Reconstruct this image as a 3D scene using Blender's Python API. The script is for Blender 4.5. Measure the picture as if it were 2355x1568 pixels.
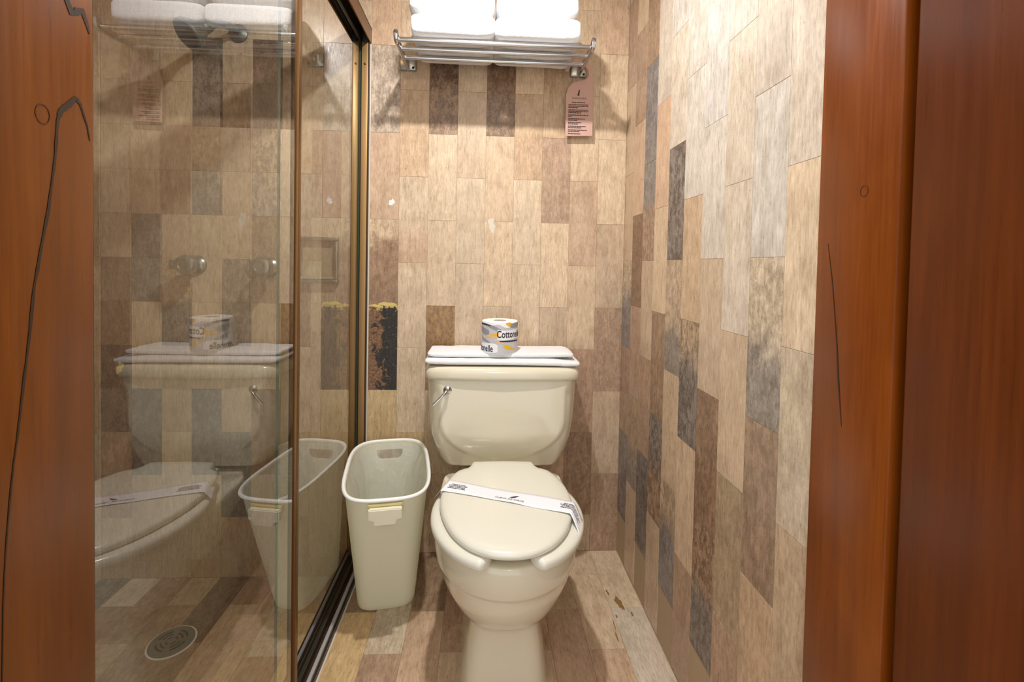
import bpy, bmesh, math, random
from mathutils import Vector, Matrix, noise

for o in list(bpy.data.objects):
    bpy.data.objects.remove(o, do_unlink=True)
scene = bpy.context.scene
COL = scene.collection

# ------------------------------------------------------------------ camera
W, H_PX = 2355, 1568
F_PX, CX, CY = 1070.57, 1163.73, 637.64
YAW, PITCH, ROLL = 0.0497, 0.0257, 0.0190
CAM_H = 1.0299
D = 1.648                      # depth of the tiled back wall from the lens
XR = 0.503                     # tiled right wall


def cam_axes():
    cy, sy, cp, sp = math.cos(YAW), math.sin(YAW), math.cos(PITCH), math.sin(PITCH)
    f = Vector((sy * cp, cy * cp, -sp))
    r = Vector((cy, -sy, 0))
    u = r.cross(f)
    c, s = math.cos(ROLL), math.sin(ROLL)
    return c * r + s * u, -s * r + c * u, f


cd = bpy.data.cameras.new('camera')
cam = bpy.data.objects.new('camera', cd)
COL.objects.link(cam)
r_, u_, f_ = cam_axes()
m = Matrix((r_, u_, -f_)).transposed().to_4x4()
m.translation = Vector((0, 0, CAM_H))
cam.matrix_world = m
cd.sensor_fit = 'HORIZONTAL'
cd.sensor_width = 36
cd.lens = F_PX / W * 36
cd.shift_x = (W / 2 - CX) / W
cd.shift_y = -(H_PX / 2 - CY) / W
cd.clip_start = 0.02
scene.camera = cam

# ------------------------------------------------------------------ light
world = bpy.data.worlds.new('world')
scene.world = world
world.use_nodes = True
bg = world.node_tree.nodes['Background']
bg.inputs[0].default_value = (0.97, 0.985, 1.0, 1)
bg.inputs[1].default_value = 1.15

ld = bpy.data.lights.new('bedroom_lamp', 'POINT')
ld.energy = 16
ld.color = (1, 0.80, 0.50)
ld.shadow_soft_size = 0.035
lo = bpy.data.objects.new('bedroom_lamp', ld)
lo.location = (0.10, -1.45, 2.0)
COL.objects.link(lo)

vs = scene.view_settings
vs.view_transform = 'Standard'
vs.look = 'None'
vs.gamma = 1
vs.use_curve_mapping = False
vs.exposure = 0.36

CEIL_LAMP = (-0.06, 0.95, 2.075)
CEIL_POWER = 14.0

# ------------------------------------------------------------------ helpers
rnd = random.Random(7)


def lin(r, g, b):
    def c(v):
        v /= 255
        return v / 12.92 if v <= 0.04045 else ((v + 0.055) / 1.055) ** 2.4
    return (c(r), c(g), c(b))


def rgba(r, g, b):
    return lin(r, g, b) + (1,)


ROOT = {}          # object -> world offset of its mesh coordinates


def setp(o, label=None, cat=None, group=None, kind=None):
    if label: o['label'] = label
    if cat: o['category'] = cat
    if group: o['group'] = group
    if kind: o['kind'] = kind
    return o


def empty(name, loc, label, cat, group=None, kind=None):
    o = bpy.data.objects.new(name, None)
    o.empty_display_size = 0.05
    o.location = loc
    COL.objects.link(o)
    ROOT[o.name] = Vector(loc)
    return setp(o, label, cat, group, kind)


def make(name, verts, faces, mat, parent=None, smooth=True, angle=35, origin=None, mat2=None, mat2_faces=()):
    if parent is not None:
        off = ROOT[parent.name]
    else:
        off = Vector(origin) if origin is not None else Vector((0, 0, 0))
    me = bpy.data.meshes.new(name)
    me.from_pydata([tuple(Vector(v) - off) for v in verts], [], faces)
    me.update()
    me.materials.append(mat)
    if mat2:
        me.materials.append(mat2)
        for i in mat2_faces:
            me.polygons[i].material_index = 1
    bm = bmesh.new(); bm.from_mesh(me)
    bmesh.ops.recalc_face_normals(bm, faces=bm.faces)
    bm.to_mesh(me); bm.free()
    if smooth:
        for p in me.polygons: p.use_smooth = True
        me.set_sharp_from_angle(angle=math.radians(angle))
    o = bpy.data.objects.new(name, me)
    COL.objects.link(o)
    if parent is not None:
        o.parent = parent
        ROOT[o.name] = off
    else:
        o.location = off
        ROOT[o.name] = off
    return o


class G:
    """collects geometry in world coordinates"""
    def __init__(s): s.v = []; s.f = []

    def add(s, v, f):
        n = len(s.v); s.v += [tuple(x) for x in v]; s.f += [tuple(i + n for i in q) for q in f]
        return s

    def box(s, x0, x1, y0, y1, z0, z1, bev=0.0, seg=2):
        bm = bmesh.new()
        bmesh.ops.create_cube(bm, size=1)
        for q in bm.verts:
            q.co = Vector(((x0 + x1) / 2 + q.co.x * (x1 - x0), (y0 + y1) / 2 + q.co.y * (y1 - y0), (z0 + z1) / 2 + q.co.z * (z1 - z0)))
        if bev > 0:
            bmesh.ops.bevel(bm, geom=bm.edges[:], offset=bev, segments=seg, profile=0.5, affect='EDGES')
        s.frombm(bm)
        return s

    def frombm(s, bm):
        bm.verts.ensure_lookup_table()
        for i, q in enumerate(bm.verts): q.index = i
        s.add([q.co.copy() for q in bm.verts], [[q.index for q in f.verts] for f in bm.faces])
        bm.free()

    def loft(s, loops, cap0=True, cap1=True, closed=True):
        n = len(loops[0]); v = [p for l in loops for p in l]; f = []
        for i in range(len(loops) - 1):
            for j in range(n if closed else n - 1):
                k = (j + 1) % n
                f.append((i * n + j, i * n + k, (i + 1) * n + k, (i + 1) * n + j))
        if cap0: f.append(tuple(range(n)))
        if cap1: f.append(tuple((len(loops) - 1) * n + j for j in range(n)))
        return s.add(v, f)

    def tube(s, pts, r, n=12, caps=True):
        pts = [Vector(p) for p in pts]
        rs = r if isinstance(r, (list, tuple)) else [r] * len(pts)
        loops = []
        up = None
        for i, p in enumerate(pts):
            t = (pts[min(i + 1, len(pts) - 1)] - pts[max(i - 1, 0)]).normalized()
            if up is None:
                up = Vector((0, 0, 1)) if abs(t.z) < 0.9 else Vector((1, 0, 0))
            a = t.cross(up).normalized(); b = a.cross(t).normalized(); up = b
            loops.append([p + (a * math.cos(2 * math.pi * k / n) + b * math.sin(2 * math.pi * k / n)) * rs[i] for k in range(n)])
        return s.loft(loops, caps, caps)

    def lathe(s, prof, origin, axis, n=32, caps=True):
        """prof: list of (radius, distance along axis)"""
        o = Vector(origin); t = Vector(axis).normalized()
        up = Vector((0, 0, 1)) if abs(t.z) < 0.9 else Vector((1, 0, 0))
        a = t.cross(up).normalized(); b = a.cross(t).normalized()
        loops = [[o + t * d + (a * math.cos(2 * math.pi * k / n) + b * math.sin(2 * math.pi * k / n)) * r for k in range(n)] for r, d in prof]
        return s.loft(loops, caps, caps)

    def prism(s, outline, depth):
        """outline: 3D points of a planar polygon, depth: extrusion vector"""
        d = Vector(depth); n = len(outline)
        a = [Vector(p) for p in outline]; b = [p + d for p in a]
        f = [tuple(range(n)), tuple(range(2 * n - 1, n - 1, -1))]
        f += [(i, (i + 1) % n, n + (i + 1) % n, n + i) for i in range(n)]
        return s.add(a + b, f)

    def build(s, name, mat, parent=None, **k):
        return make(name, s.v, s.f, mat, parent, **k)


def interp(tab, x):
    tab = sorted(tab)
    if x <= tab[0][0]: return tab[0][1]
    for (a, u), (b, v) in zip(tab, tab[1:]):
        if x <= b: return u + (v - u) * (x - a) / (b - a)
    return tab[-1][1]


def sstep(a, b, x):
    t = max(0, min(1, (x - a) / (b - a)))
    return t * t * (3 - 2 * t)


def text_geo(body, size, align='CENTER', offset=0.0):
    cu = bpy.data.curves.new('t', 'FONT')
    cu.body = body; cu.size = size; cu.align_x = align; cu.resolution_u = 3; cu.offset = offset
    o = bpy.data.objects.new('t', cu); COL.objects.link(o)
    dg = bpy.context.evaluated_depsgraph_get()
    me = bpy.data.meshes.new_from_object(o.evaluated_get(dg))
    v = [p.co.copy() for p in me.vertices]; f = [tuple(p.vertices) for p in me.polygons]
    bpy.data.objects.remove(o); bpy.data.curves.remove(cu); bpy.data.meshes.remove(me)
    return v, f


# ------------------------------------------------------------------ materials
class NT:
    def __init__(s, name):
        s.m = bpy.data.materials.new(name); s.m.use_nodes = True
        s.t = s.m.node_tree; s.n = s.t.nodes; s.l = s.t.links
        s.b = s.n['Principled BSDF']; s.out = s.n['Material Output']

    def node(s, typ, **k):
        n = s.n.new(typ)
        for a, v in k.items():
            setattr(n, a, v)
        return n

    def link(s, a, b): s.l.new(a, b)

    def set(s, **k):
        names = {'col': 'Base Color', 'rough': 'Roughness', 'metal': 'Metallic', 'coat': 'Coat Weight', 'spec': 'Specular IOR Level',
                 'sub': 'Subsurface Weight', 'coatr': 'Coat Roughness', 'sheen': 'Sheen Weight'}
        for a, v in k.items():
            s.b.inputs[names[a]].default_value = v
        return s

    def math(s, op, a, b=None, c=None):
        n = s.node('ShaderNodeMath', operation=op)
        for i, x in enumerate((a, b, c)):
            if x is None: continue
            if hasattr(x, 'is_output'): s.link(x, n.inputs[i])
            else: n.inputs[i].default_value = x
        return n.outputs[0]

    def mix(s, fac, a, b, blend='MIX'):
        n = s.node('ShaderNodeMix', data_type='RGBA', blend_type=blend)
        for i, x in ((0, fac), (6, a), (7, b)):
            if hasattr(x, 'is_output'): s.link(x, n.inputs[i])
            else: n.inputs[i].default_value = x
        return n.outputs[2]

    def noise(s, vec, scale, detail=4, rough=0.55, dist=0.0):
        n = s.node('ShaderNodeTexNoise')
        n.inputs['Scale'].default_value = scale; n.inputs['Detail'].default_value = detail
        n.inputs['Roughness'].default_value = rough; n.inputs['Distortion'].default_value = dist
        s.link(vec, n.inputs['Vector'])
        return n.outputs['Fac']

    def ramp(s, fac, stops):
        n = s.node('ShaderNodeValToRGB')
        e = n.color_ramp.elements
        while len(e) < len(stops): e.new(0.5)
        for q, (p, c) in zip(e, stops):
            q.position = p; q.color = c if len(c) == 4 else tuple(c) + (1,)
        s.link(fac, n.inputs[0])
        return n.outputs[0]

    def maprange(s, v, a, b, c, d):
        n = s.node('ShaderNodeMapRange', clamp=True)
        s.link(v, n.inputs[0])
        for i, x in enumerate((a, b, c, d)): n.inputs[i + 1].default_value = x
        return n.outputs[0]

    def bump(s, h, strength=0.2, dist=0.001):
        n = s.node('ShaderNodeBump')
        n.inputs['Strength'].default_value = strength; n.inputs['Distance'].default_value = dist
        s.link(h, n.inputs['Height']); s.link(n.outputs[0], s.b.inputs['Normal'])

    def coords(s, scale=(1, 1, 1), rand=True):
        tc = s.node('ShaderNodeTexCoord')
        v = tc.outputs['Object']
        if rand:
            oi = s.node('ShaderNodeObjectInfo')
            mul = s.math('MULTIPLY', oi.outputs['Random'], 57.0)
            ad = s.node('ShaderNodeVectorMath', operation='ADD')
            s.link(v, ad.inputs[0])
            cb = s.node('ShaderNodeCombineXYZ')
            for i in range(3): s.link(mul, cb.inputs[i])
            s.link(cb.outputs[0], ad.inputs[1])
            v = ad.outputs[0]
        mp = s.node('ShaderNodeVectorMath', operation='MULTIPLY')
        s.link(v, mp.inputs[0]); mp.inputs[1].default_value = scale
        return mp.outputs[0]


def simple(name, col, rough=0.5, metal=0.0, **k):
    return NT(name).set(col=rgba(*col), rough=rough, metal=metal, **k).m


def stone_material():
    """travertine tile; the tile's own hue sits in the object colour, its mottling in the alpha"""
    t = NT('travertine')
    oi = t.node('ShaderNodeObjectInfo')
    base, mott = oi.outputs['Color'], oi.outputs['Alpha']
    a2 = t.node('ShaderNodeAttribute', attribute_type='OBJECT', attribute_name='second_hue')
    ab = t.node('ShaderNodeAttribute', attribute_type='OBJECT', attribute_name='band')
    tc = t.node('ShaderNodeTexCoord')
    sep = t.node('ShaderNodeSeparateXYZ'); t.link(tc.outputs['Object'], sep.inputs[0])
    iso = t.coords((1, 1, 1)); vert = t.coords((8, 8, 1.5))
    n_big = t.noise(iso, 14, 5, 0.6, 0.6)
    # natural hue change along the tile: from the object's hue to its second hue below 'band'
    h = t.math('ADD', sep.outputs['Z'], t.math('MULTIPLY', t.math('SUBTRACT', n_big, 0.5), 0.16))
    band = t.math('MULTIPLY', t.maprange(t.math('SUBTRACT', ab.outputs['Fac'], h), -0.03, 0.03, 0, 1), t.math('GREATER_THAN', ab.outputs['Fac'], -5))
    col = t.mix(band, base, a2.outputs['Color'])
    n_v = t.noise(vert, 9, 5, 0.65, 0.4)
    n_f = t.noise(vert, 30, 4, 0.7, 0.2)
    v1 = t.ramp(n_v, [(0.28, (0.80, 0.775, 0.74)), (0.5, (0.99, 0.985, 0.975)), (0.72, (1.14, 1.15, 1.16))])
    col = t.mix(1.0, col, v1, 'MULTIPLY')
    v2 = t.ramp(n_f, [(0.3, (0.78, 0.755, 0.72)), (0.52, (1, 1, 1)), (0.72, (1.17, 1.18, 1.18))])
    col = t.mix(1.0, col, v2, 'MULTIPLY')
    v3 = t.ramp(n_big, [(0.3, (0.86, 0.84, 0.82)), (0.5, (1, 1, 1)), (0.7, (1.08, 1.085, 1.09))])
    col = t.mix(1.0, col, v3, 'MULTIPLY')
    # mottling: dark blotches and light flecks
    n_m = t.noise(t.coords((1.6, 1.6, 1)), 42, 7, 0.78, 0.25)
    dark = t.math('MULTIPLY', t.maprange(n_m, 0.43, 0.57, 1, 0), mott)
    col = t.mix(dark, col, (0.30, 0.27, 0.245, 1), 'MULTIPLY')
    n_l = t.noise(t.coords((1.8, 1.8, 1)), 120, 5, 0.8, 0.2)
    fl = t.math('MULTIPLY', t.maprange(n_l, 0.57, 0.66, 0, 0.9), t.math('ADD', mott, 0.08))
    col = t.mix(fl, col, rgba(190, 172, 138))
    # small pits
    pit = t.maprange(t.noise(t.coords((2.2, 2.2, 1)), 85, 3, 0.6, 0.3), 0.26, 0.31, 1, 0)
    col = t.mix(t.math('MULTIPLY', pit, 0.5), col, rgba(96, 74, 50))
    t.link(col, t.b.inputs['Base Color'])
    t.link(t.maprange(n_f, 0.3, 0.7, 0.24, 0.42), t.b.inputs['Roughness'])
    hgt = t.math('SUBTRACT', t.math('MULTIPLY', n_f, 0.35), pit)
    t.bump(hgt, 0.25, 0.0008)
    t.b.inputs['Specular IOR Level'].default_value = 0.5
    return t.m


def black_stone_material():
    t = NT('black_gold_stone')
    tc = t.node('ShaderNodeTexCoord')
    sep = t.node('ShaderNodeSeparateXYZ'); t.link(tc.outputs['Object'], sep.inputs[0])
    iso = t.coords((1, 1, 1), False)
    n1 = t.noise(iso, 24, 6, 0.65, 1.0)
    n2 = t.noise(iso, 120, 5, 0.75, 0.3)
    n3 = t.noise(iso, 55, 5, 0.7, 0.3)
    side = t.maprange(t.math('ADD', sep.outputs['X'], t.math('MULTIPLY', t.math('SUBTRACT', n1, 0.5), 0.26)), -0.020, -0.008, 0, 1)
    brown = t.ramp(n2, [(0.3, rgba(70, 48, 34)), (0.55, rgba(132, 96, 68)), (0.75, rgba(196, 160, 110))])
    black = t.ramp(n2, [(0.45, rgba(34, 30, 27)), (0.62, rgba(58, 50, 40)), (0.72, rgba(196, 176, 112))])
    col = t.mix(side, brown, black)
    top = t.maprange(t.math('ADD', sep.outputs['Z'], t.math('MULTIPLY', t.math('SUBTRACT', n3, 0.5), 0.09)), 0.136, 0.144, 0, 1)
    col = t.mix(top, col, rgba(206, 182, 108))
    t.link(col, t.b.inputs['Base Color'])
    t.set(rough=0.3)
    t.bump(n2, 0.2, 0.001)
    return t.m


def wood_material(name, dark, mid, light, rough=0.32):
    t = NT(name)
    v = t.coords((14, 14, 0.7), False)
    n1 = t.noise(v, 2.2, 6, 0.6, 0.8)
    n2 = t.noise(t.coords((60, 60, 2.0), False), 3, 5, 0.65, 0.3)
    n3 = t.noise(t.coords((5, 5, 2.5), False), 2.0, 3, 0.5, 0.5)
    f = t.math('ADD', t.math('MULTIPLY', n1, 0.6), t.math('MULTIPLY', n2, 0.4))
    col = t.ramp(f, [(0.32, rgba(*dark)), (0.5, rgba(*mid)), (0.68, rgba(*light))])
    col = t.mix(t.maprange(n3, 0.35, 0.65, 0.0, 0.55), col, rgba(*dark), 'MIX')
    t.link(col, t.b.inputs['Base Color'])
    t.link(t.maprange(n2, 0.3, 0.7, rough - 0.06, rough + 0.08), t.b.inputs['Roughness'])
    t.bump(n2, 0.12, 0.0008)
    t.set(coat=0.12, coatr=0.25, spec=0.35)
    return t.m


def terry_material():
    t = NT('white_terry')
    iso = t.coords((1, 1, 1))
    n1 = t.noise(iso, 190, 4, 0.75); n2 = t.noise(iso, 60, 3, 0.5)
    t.set(col=rgba(238, 238, 239), rough=0.95, spec=0.1, sheen=0.1)
    t.bump(t.math('ADD', n1, t.math('MULTIPLY', n2, 0.6)), 0.6, 0.004)
    return t.m


def glass_material():
    t = NT('clear_pane_glass')
    geo = t.node('ShaderNodeNewGeometry')
    dot = t.node('ShaderNodeVectorMath', operation='DOT_PRODUCT')
    t.link(geo.outputs['Normal'], dot.inputs[0]); t.link(geo.outputs['Incoming'], dot.inputs[1])
    c = t.math('ABSOLUTE', dot.outputs['Value'])
    f1 = t.math('ADD', t.math('MULTIPLY', t.math('POWER', t.math('SUBTRACT', 1.0, c), 5.0), 0.925), 0.075)
    fr = t.math('DIVIDE', t.math('MULTIPLY', f1, 2.0), t.math('ADD', f1, 1.0))      # both faces of the pane together
    tr = t.node('ShaderNodeBsdfTransparent'); tr.inputs[0].default_value = (0.92, 0.935, 0.91, 1)
    gl = t.node('ShaderNodeBsdfGlossy'); gl.inputs['Roughness'].default_value = 0.0
    gl.inputs[0].default_value = (1, 1, 1, 1)
    df = t.node('ShaderNodeBsdfDiffuse'); df.inputs[0].default_value = rgba(205, 205, 195)
    # faint dried water film
    v = t.coords((9, 9, 1), False)
    film = t.math('MULTIPLY', t.maprange(t.noise(v, 9, 5, 0.65), 0.35, 0.75, 0.3, 1.0), 0.004)
    m1 = t.node('ShaderNodeMixShader'); t.link(film, m1.inputs[0]); t.link(tr.outputs[0], m1.inputs[1]); t.link(df.outputs[0], m1.inputs[2])
    m2 = t.node('ShaderNodeMixShader'); t.link(fr, m2.inputs[0]); t.link(m1.outputs[0], m2.inputs[1]); t.link(gl.outputs[0], m2.inputs[2])
    t.link(m2.outputs[0], t.out.inputs[0])
    return t.m


def glass_back_material():
    t = NT('clear_pane_rear')
    tr = t.node('ShaderNodeBsdfTransparent'); tr.inputs[0].default_value = (0.96, 0.97, 0.955, 1)
    t.link(tr.outputs[0], t.out.inputs[0])
    return t.m


def bin_material():
    t = NT('milky_bin_plastic')
    p = t.b
    t.set(col=rgba(250, 249, 234), rough=0.30)
    tr = t.node('ShaderNodeBsdfTranslucent'); tr.inputs[0].default_value = rgba(252, 251, 234)
    mx = t.node('ShaderNodeMixShader'); mx.inputs[0].default_value = 0.45
    t.link(p.outputs[0], mx.inputs[1]); t.link(tr.outputs[0], mx.inputs[2]); t.link(mx.outputs[0], t.out.inputs[0])
    return t.m


def liner_material():
    t = NT('thin_bag_film')
    t.set(col=rgba(250, 252, 248), rough=0.15)
    tr = t.node('ShaderNodeBsdfTransparent')
    n = t.noise(t.coords((1, 1, 0.5), False), 22, 5, 0.6, 0.8)
    t.bump(n, 0.4, 0.004)
    mx = t.node('ShaderNodeMixShader'); t.link(t.maprange(n, 0.4, 0.7, 0.70, 0.90), mx.inputs[0])
    t.link(t.b.outputs[0], mx.inputs[1]); t.link(tr.outputs[0], mx.inputs[2]); t.link(mx.outputs[0], t.out.inputs[0])
    return t.m


M = {}
M['stone'] = stone_material()
M['black'] = black_stone_material()
M['grout'] = simple('grout', (172, 148, 116), 0.9)
M['plaster'] = simple('painted_plaster', (226, 218, 204), 0.9)
M['ceramic'] = NT('bone_ceramic').set(col=rgba(222, 214, 190), rough=0.14, coat=0.5, coatr=0.05).m
M['seat'] = NT('bone_seat_plastic').set(col=rgba(226, 223, 208), rough=0.22, coat=0.3, coatr=0.1).m
M['terry'] = terry_material()
M['paper'] = simple('white_paper', (238, 238, 243), 0.7)
M['tissue'] = simple('tissue', (236, 233, 228), 0.9)
M['chrome'] = simple('chrome', (205, 205, 205), 0.14, 1.0)
M['dull'] = simple('worn_chrome', (166, 165, 158), 0.3, 0.9)
M['grey_chrome'] = simple('grey_chrome', (108, 112, 106), 0.4, 0.8)
M['bronze'] = simple('bronze_anodised', (122, 88, 52), 0.36, 0.85)
M['bronze_dark'] = simple('dark_bronze', (52, 38, 28), 0.4, 0.5)
M['bronze_track'] = simple('track_bronze', (74, 58, 48), 0.35, 0.3)
M['gold'] = simple('gold_anodised', (158, 124, 78), 0.4, 0.5)
M['silver'] = simple('track_silver', (186, 184, 184), 0.35, 0.25)
M['rubber'] = simple('black_rubber', (24, 23, 22), 0.7)
M['hole'] = simple('dark_void', (14, 13, 12), 0.9)
M['glass'] = glass_material()
M['glass_back'] = glass_back_material()
M['glass_edge'] = simple('green_glass_edge', (92, 116, 104), 0.2)
M['bin'] = bin_material()
M['liner'] = liner_material()
M['wood'] = wood_material('varnished_wood', (98, 50, 5), (118, 62, 8), (134, 73, 13))
M['wood2'] = wood_material('varnished_wood_red', (98, 44, 4), (120, 57, 6), (136, 68, 11))
M['wood_door'] = wood_material('dark_varnished_wood', (74, 30, 3), (90, 39, 4), (104, 48, 8))
M['wood_door'].node_tree.nodes['Principled BSDF'].inputs['Specular IOR Level'].default_value = 0.2
M['streak'] = simple('dark_streak_and_gap', (52, 34, 22), 0.5)  # grain streaks, and the shade colour painted into the door gap
M['knot'] = simple('wood_knot', (84, 42, 14), 0.45)
M['ink'] = simple('dark_ink', (44, 44, 56), 0.7)
M['brown_ink'] = simple('brown_ink', (56, 36, 32), 0.7)
M['pink'] = simple('pink_card', (196, 158, 143), 0.65)
M['lgrey'] = simple('print_light_grey', (196, 196, 202), 0.5)
M['mgrey'] = simple('print_mid_grey', (150, 150, 156), 0.5)
M['amber'] = simple('print_amber', (238, 182, 40), 0.5)
M['pale_amber'] = simple('print_pale_amber', (226, 190, 130), 0.5)
M['caulk'] = simple('white_caulk', (214, 204, 188), 0.8)
M['yellowing'] = simple('yellowed_plastic', (226, 216, 158), 0.4)
M['tab'] = simple('cream_plastic', (232, 228, 206), 0.3)
M['drain'] = simple('drain_metal', (112, 110, 100), 0.45, 0.4)
M['rim'] = simple('white_bin_rim', (243, 244, 240), 0.3)
M['niche'] = NT('soap_dish_ceramic').set(col=rgba(176, 160, 128), rough=0.16, coat=0.4).m

# ------------------------------------------------------------------ tiles
HUE = {  # name: (sRGB, mottling)
    'L': ((209, 185, 156), 0.05), 'T': ((199, 173, 145), 0.07), 'P': ((203, 188, 170), 0.06), 'K': ((202, 171, 143), 0.10),
    'Y': ((206, 178, 134), 0.12), 'B': ((150, 119, 94), 0.6), 'C': ((168, 138, 112), 0.40), 'D': ((132, 106, 88), 0.75),
    'G': ((154, 142, 130), 0.55), 'H': ((134, 124, 116), 0.8), 'S': ((146, 138, 134), 0.6), 'M': ((196, 178, 160), 0.65),
    'E': ((180, 154, 124), 0.35), 'O': ((166, 130, 86), 0.5), 'W': ((206, 196, 184), 0.05), 'R': ((182, 151, 126), 0.28),
    'F': ((198, 168, 136), 0.20), 'N': ((162, 132, 106), 0.40), 'A': ((210, 177, 130), 0.2), 'Q': ((206, 186, 160), 0.30),
}
TILE_MESH = {}


def tile_mesh(w, h, mat=None):
    key = (round(w, 4), round(h, 4), mat)
    if key in TILE_MESH: return TILE_MESH[key]
    a, b, e, t = w / 2, h / 2, 0.0003, 0.006
    v = []
    for (k, y) in ((0, t), (0, e), (e, 0)):
        v += [(-a + k, y, -b + k), (a - k, y, -b + k), (a - k, y, b - k), (-a + k, y, b - k)]
    f = []
    for i in (0, 4):
        for j in range(4):
            k = (j + 1) % 4
            f.append((i + j, i + k, i + 4 + k, i + 4 + j))
    f.append((8, 9, 10, 11)); f.append((3, 2, 1, 0))
    me = bpy.data.meshes.new('tile'); me.from_pydata(v, [], f); me.update()
    me.materials.append(M[mat or 'stone'])
    TILE_MESH[key] = me
    return me


def tile(parent, loc, rot, w, h, hue, mat=None):
    """hue: letter, or two letters and a band position 'LT:0.4' (upper hue, lower hue, share of the lower)"""
    g = 0.0006
    o = bpy.data.objects.new('tile', tile_mesh(w - g, h - g, mat))
    COL.objects.link(o)
    o.parent = parent
    off = ROOT[parent.name]
    jig = rnd.uniform(0, 0.0004)
    R = rot.to_matrix().to_4x4() if hasattr(rot, 'to_matrix') else rot
    loc = Vector(loc) - off + (R.to_3x3() @ Vector((0, 1, 0))) * jig
    o.matrix_local = Matrix.Translation(loc) @ R
    (c, mo) = HUE[hue[0]]
    k = rnd.uniform(0.94, 1.06); q = rnd.uniform(-0.02, 0.02)
    lc = lin(*c)
    o.color = (lc[0] * k * (1 + q), lc[1] * k, lc[2] * k * (1 - q), min(1, mo * rnd.uniform(0.8, 1.2)))
    if ':' in hue:
        c2, m2 = HUE[hue[1]]
        l2 = lin(*c2)
        o['second_hue'] = [l2[0] * k, l2[1] * k, l2[2] * k]
        o['band'] = -h / 2 + float(hue.split(':')[1]) * h
        o.color[3] = max(mo, m2)
    else:
        o['second_hue'] = [lc[0], lc[1], lc[2]]
        o['band'] = -9.0
    return o


RB = Matrix.Identity(4)
RR = Matrix.Rotation(math.radians(-90), 4, 'Z')
RL = Matrix.Rotation(math.radians(90), 4, 'Z')
RF = Matrix.Rotation(math.radians(-90), 4, 'X')
TOP = 2.12
X0 = -0.297                     # vertical joint k = 0 of the back wall
SH_Z = -0.08                    # shower floor level
XL = -1.297                     # shower left wall


def struct(name, label, cat, box, mat, kind='structure'):
    g = G().box(*box)
    o = g.build(name, mat, None, smooth=False, origin=((box[0] + box[1]) / 2, (box[2] + box[3]) / 2, box[4]))
    return setp(o, label, cat, None, kind)


REC = 0.0015
wall_back = struct('wall_back', 'travertine tiled back wall behind the toilet and the shower', 'wall', (XL - 0.1, XR + 0.1, D + REC, D + 0.1, SH_Z - 0.05, TOP), M['grout'])
wall_right = struct('wall_right', 'travertine tiled side wall to the right of the toilet', 'wall', (XR + REC, XR + 0.1, 0.665, D + REC, -0.05, TOP), M['grout'])
wall_left = struct('wall_left', 'tiled end wall of the shower seen edge on behind the glass', 'wall', (XL - 0.1, XL - REC, 0.38, D + REC, SH_Z - 0.05, TOP), M['grout'])
wall_front = struct('wall_front', 'plastered wall stub behind the left door jamb', 'wall', (XL - 0.1, -0.53, 0.38, 0.48, SH_Z - 0.05, TOP), M['plaster'])
ceiling = struct('ceiling', 'plain plastered ceiling above the toilet room', 'ceiling', (XL - 0.1, XR + 0.1, 0.38, D + 0.1, TOP, TOP + 0.06), M['plaster'])
floor = struct('floor', 'stone tiled floor around the toilet', 'floor', (-0.462, XR + 0.1, 0.2, D + REC, -0.12, -REC), M['grout'])
shower_floor = struct('floor_shower', 'sunken stone tiled floor inside the shower', 'floor', (XL - 0.1, -0.462, 0.38, D + REC, -0.14, SH_Z - REC), M['grout'])

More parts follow.
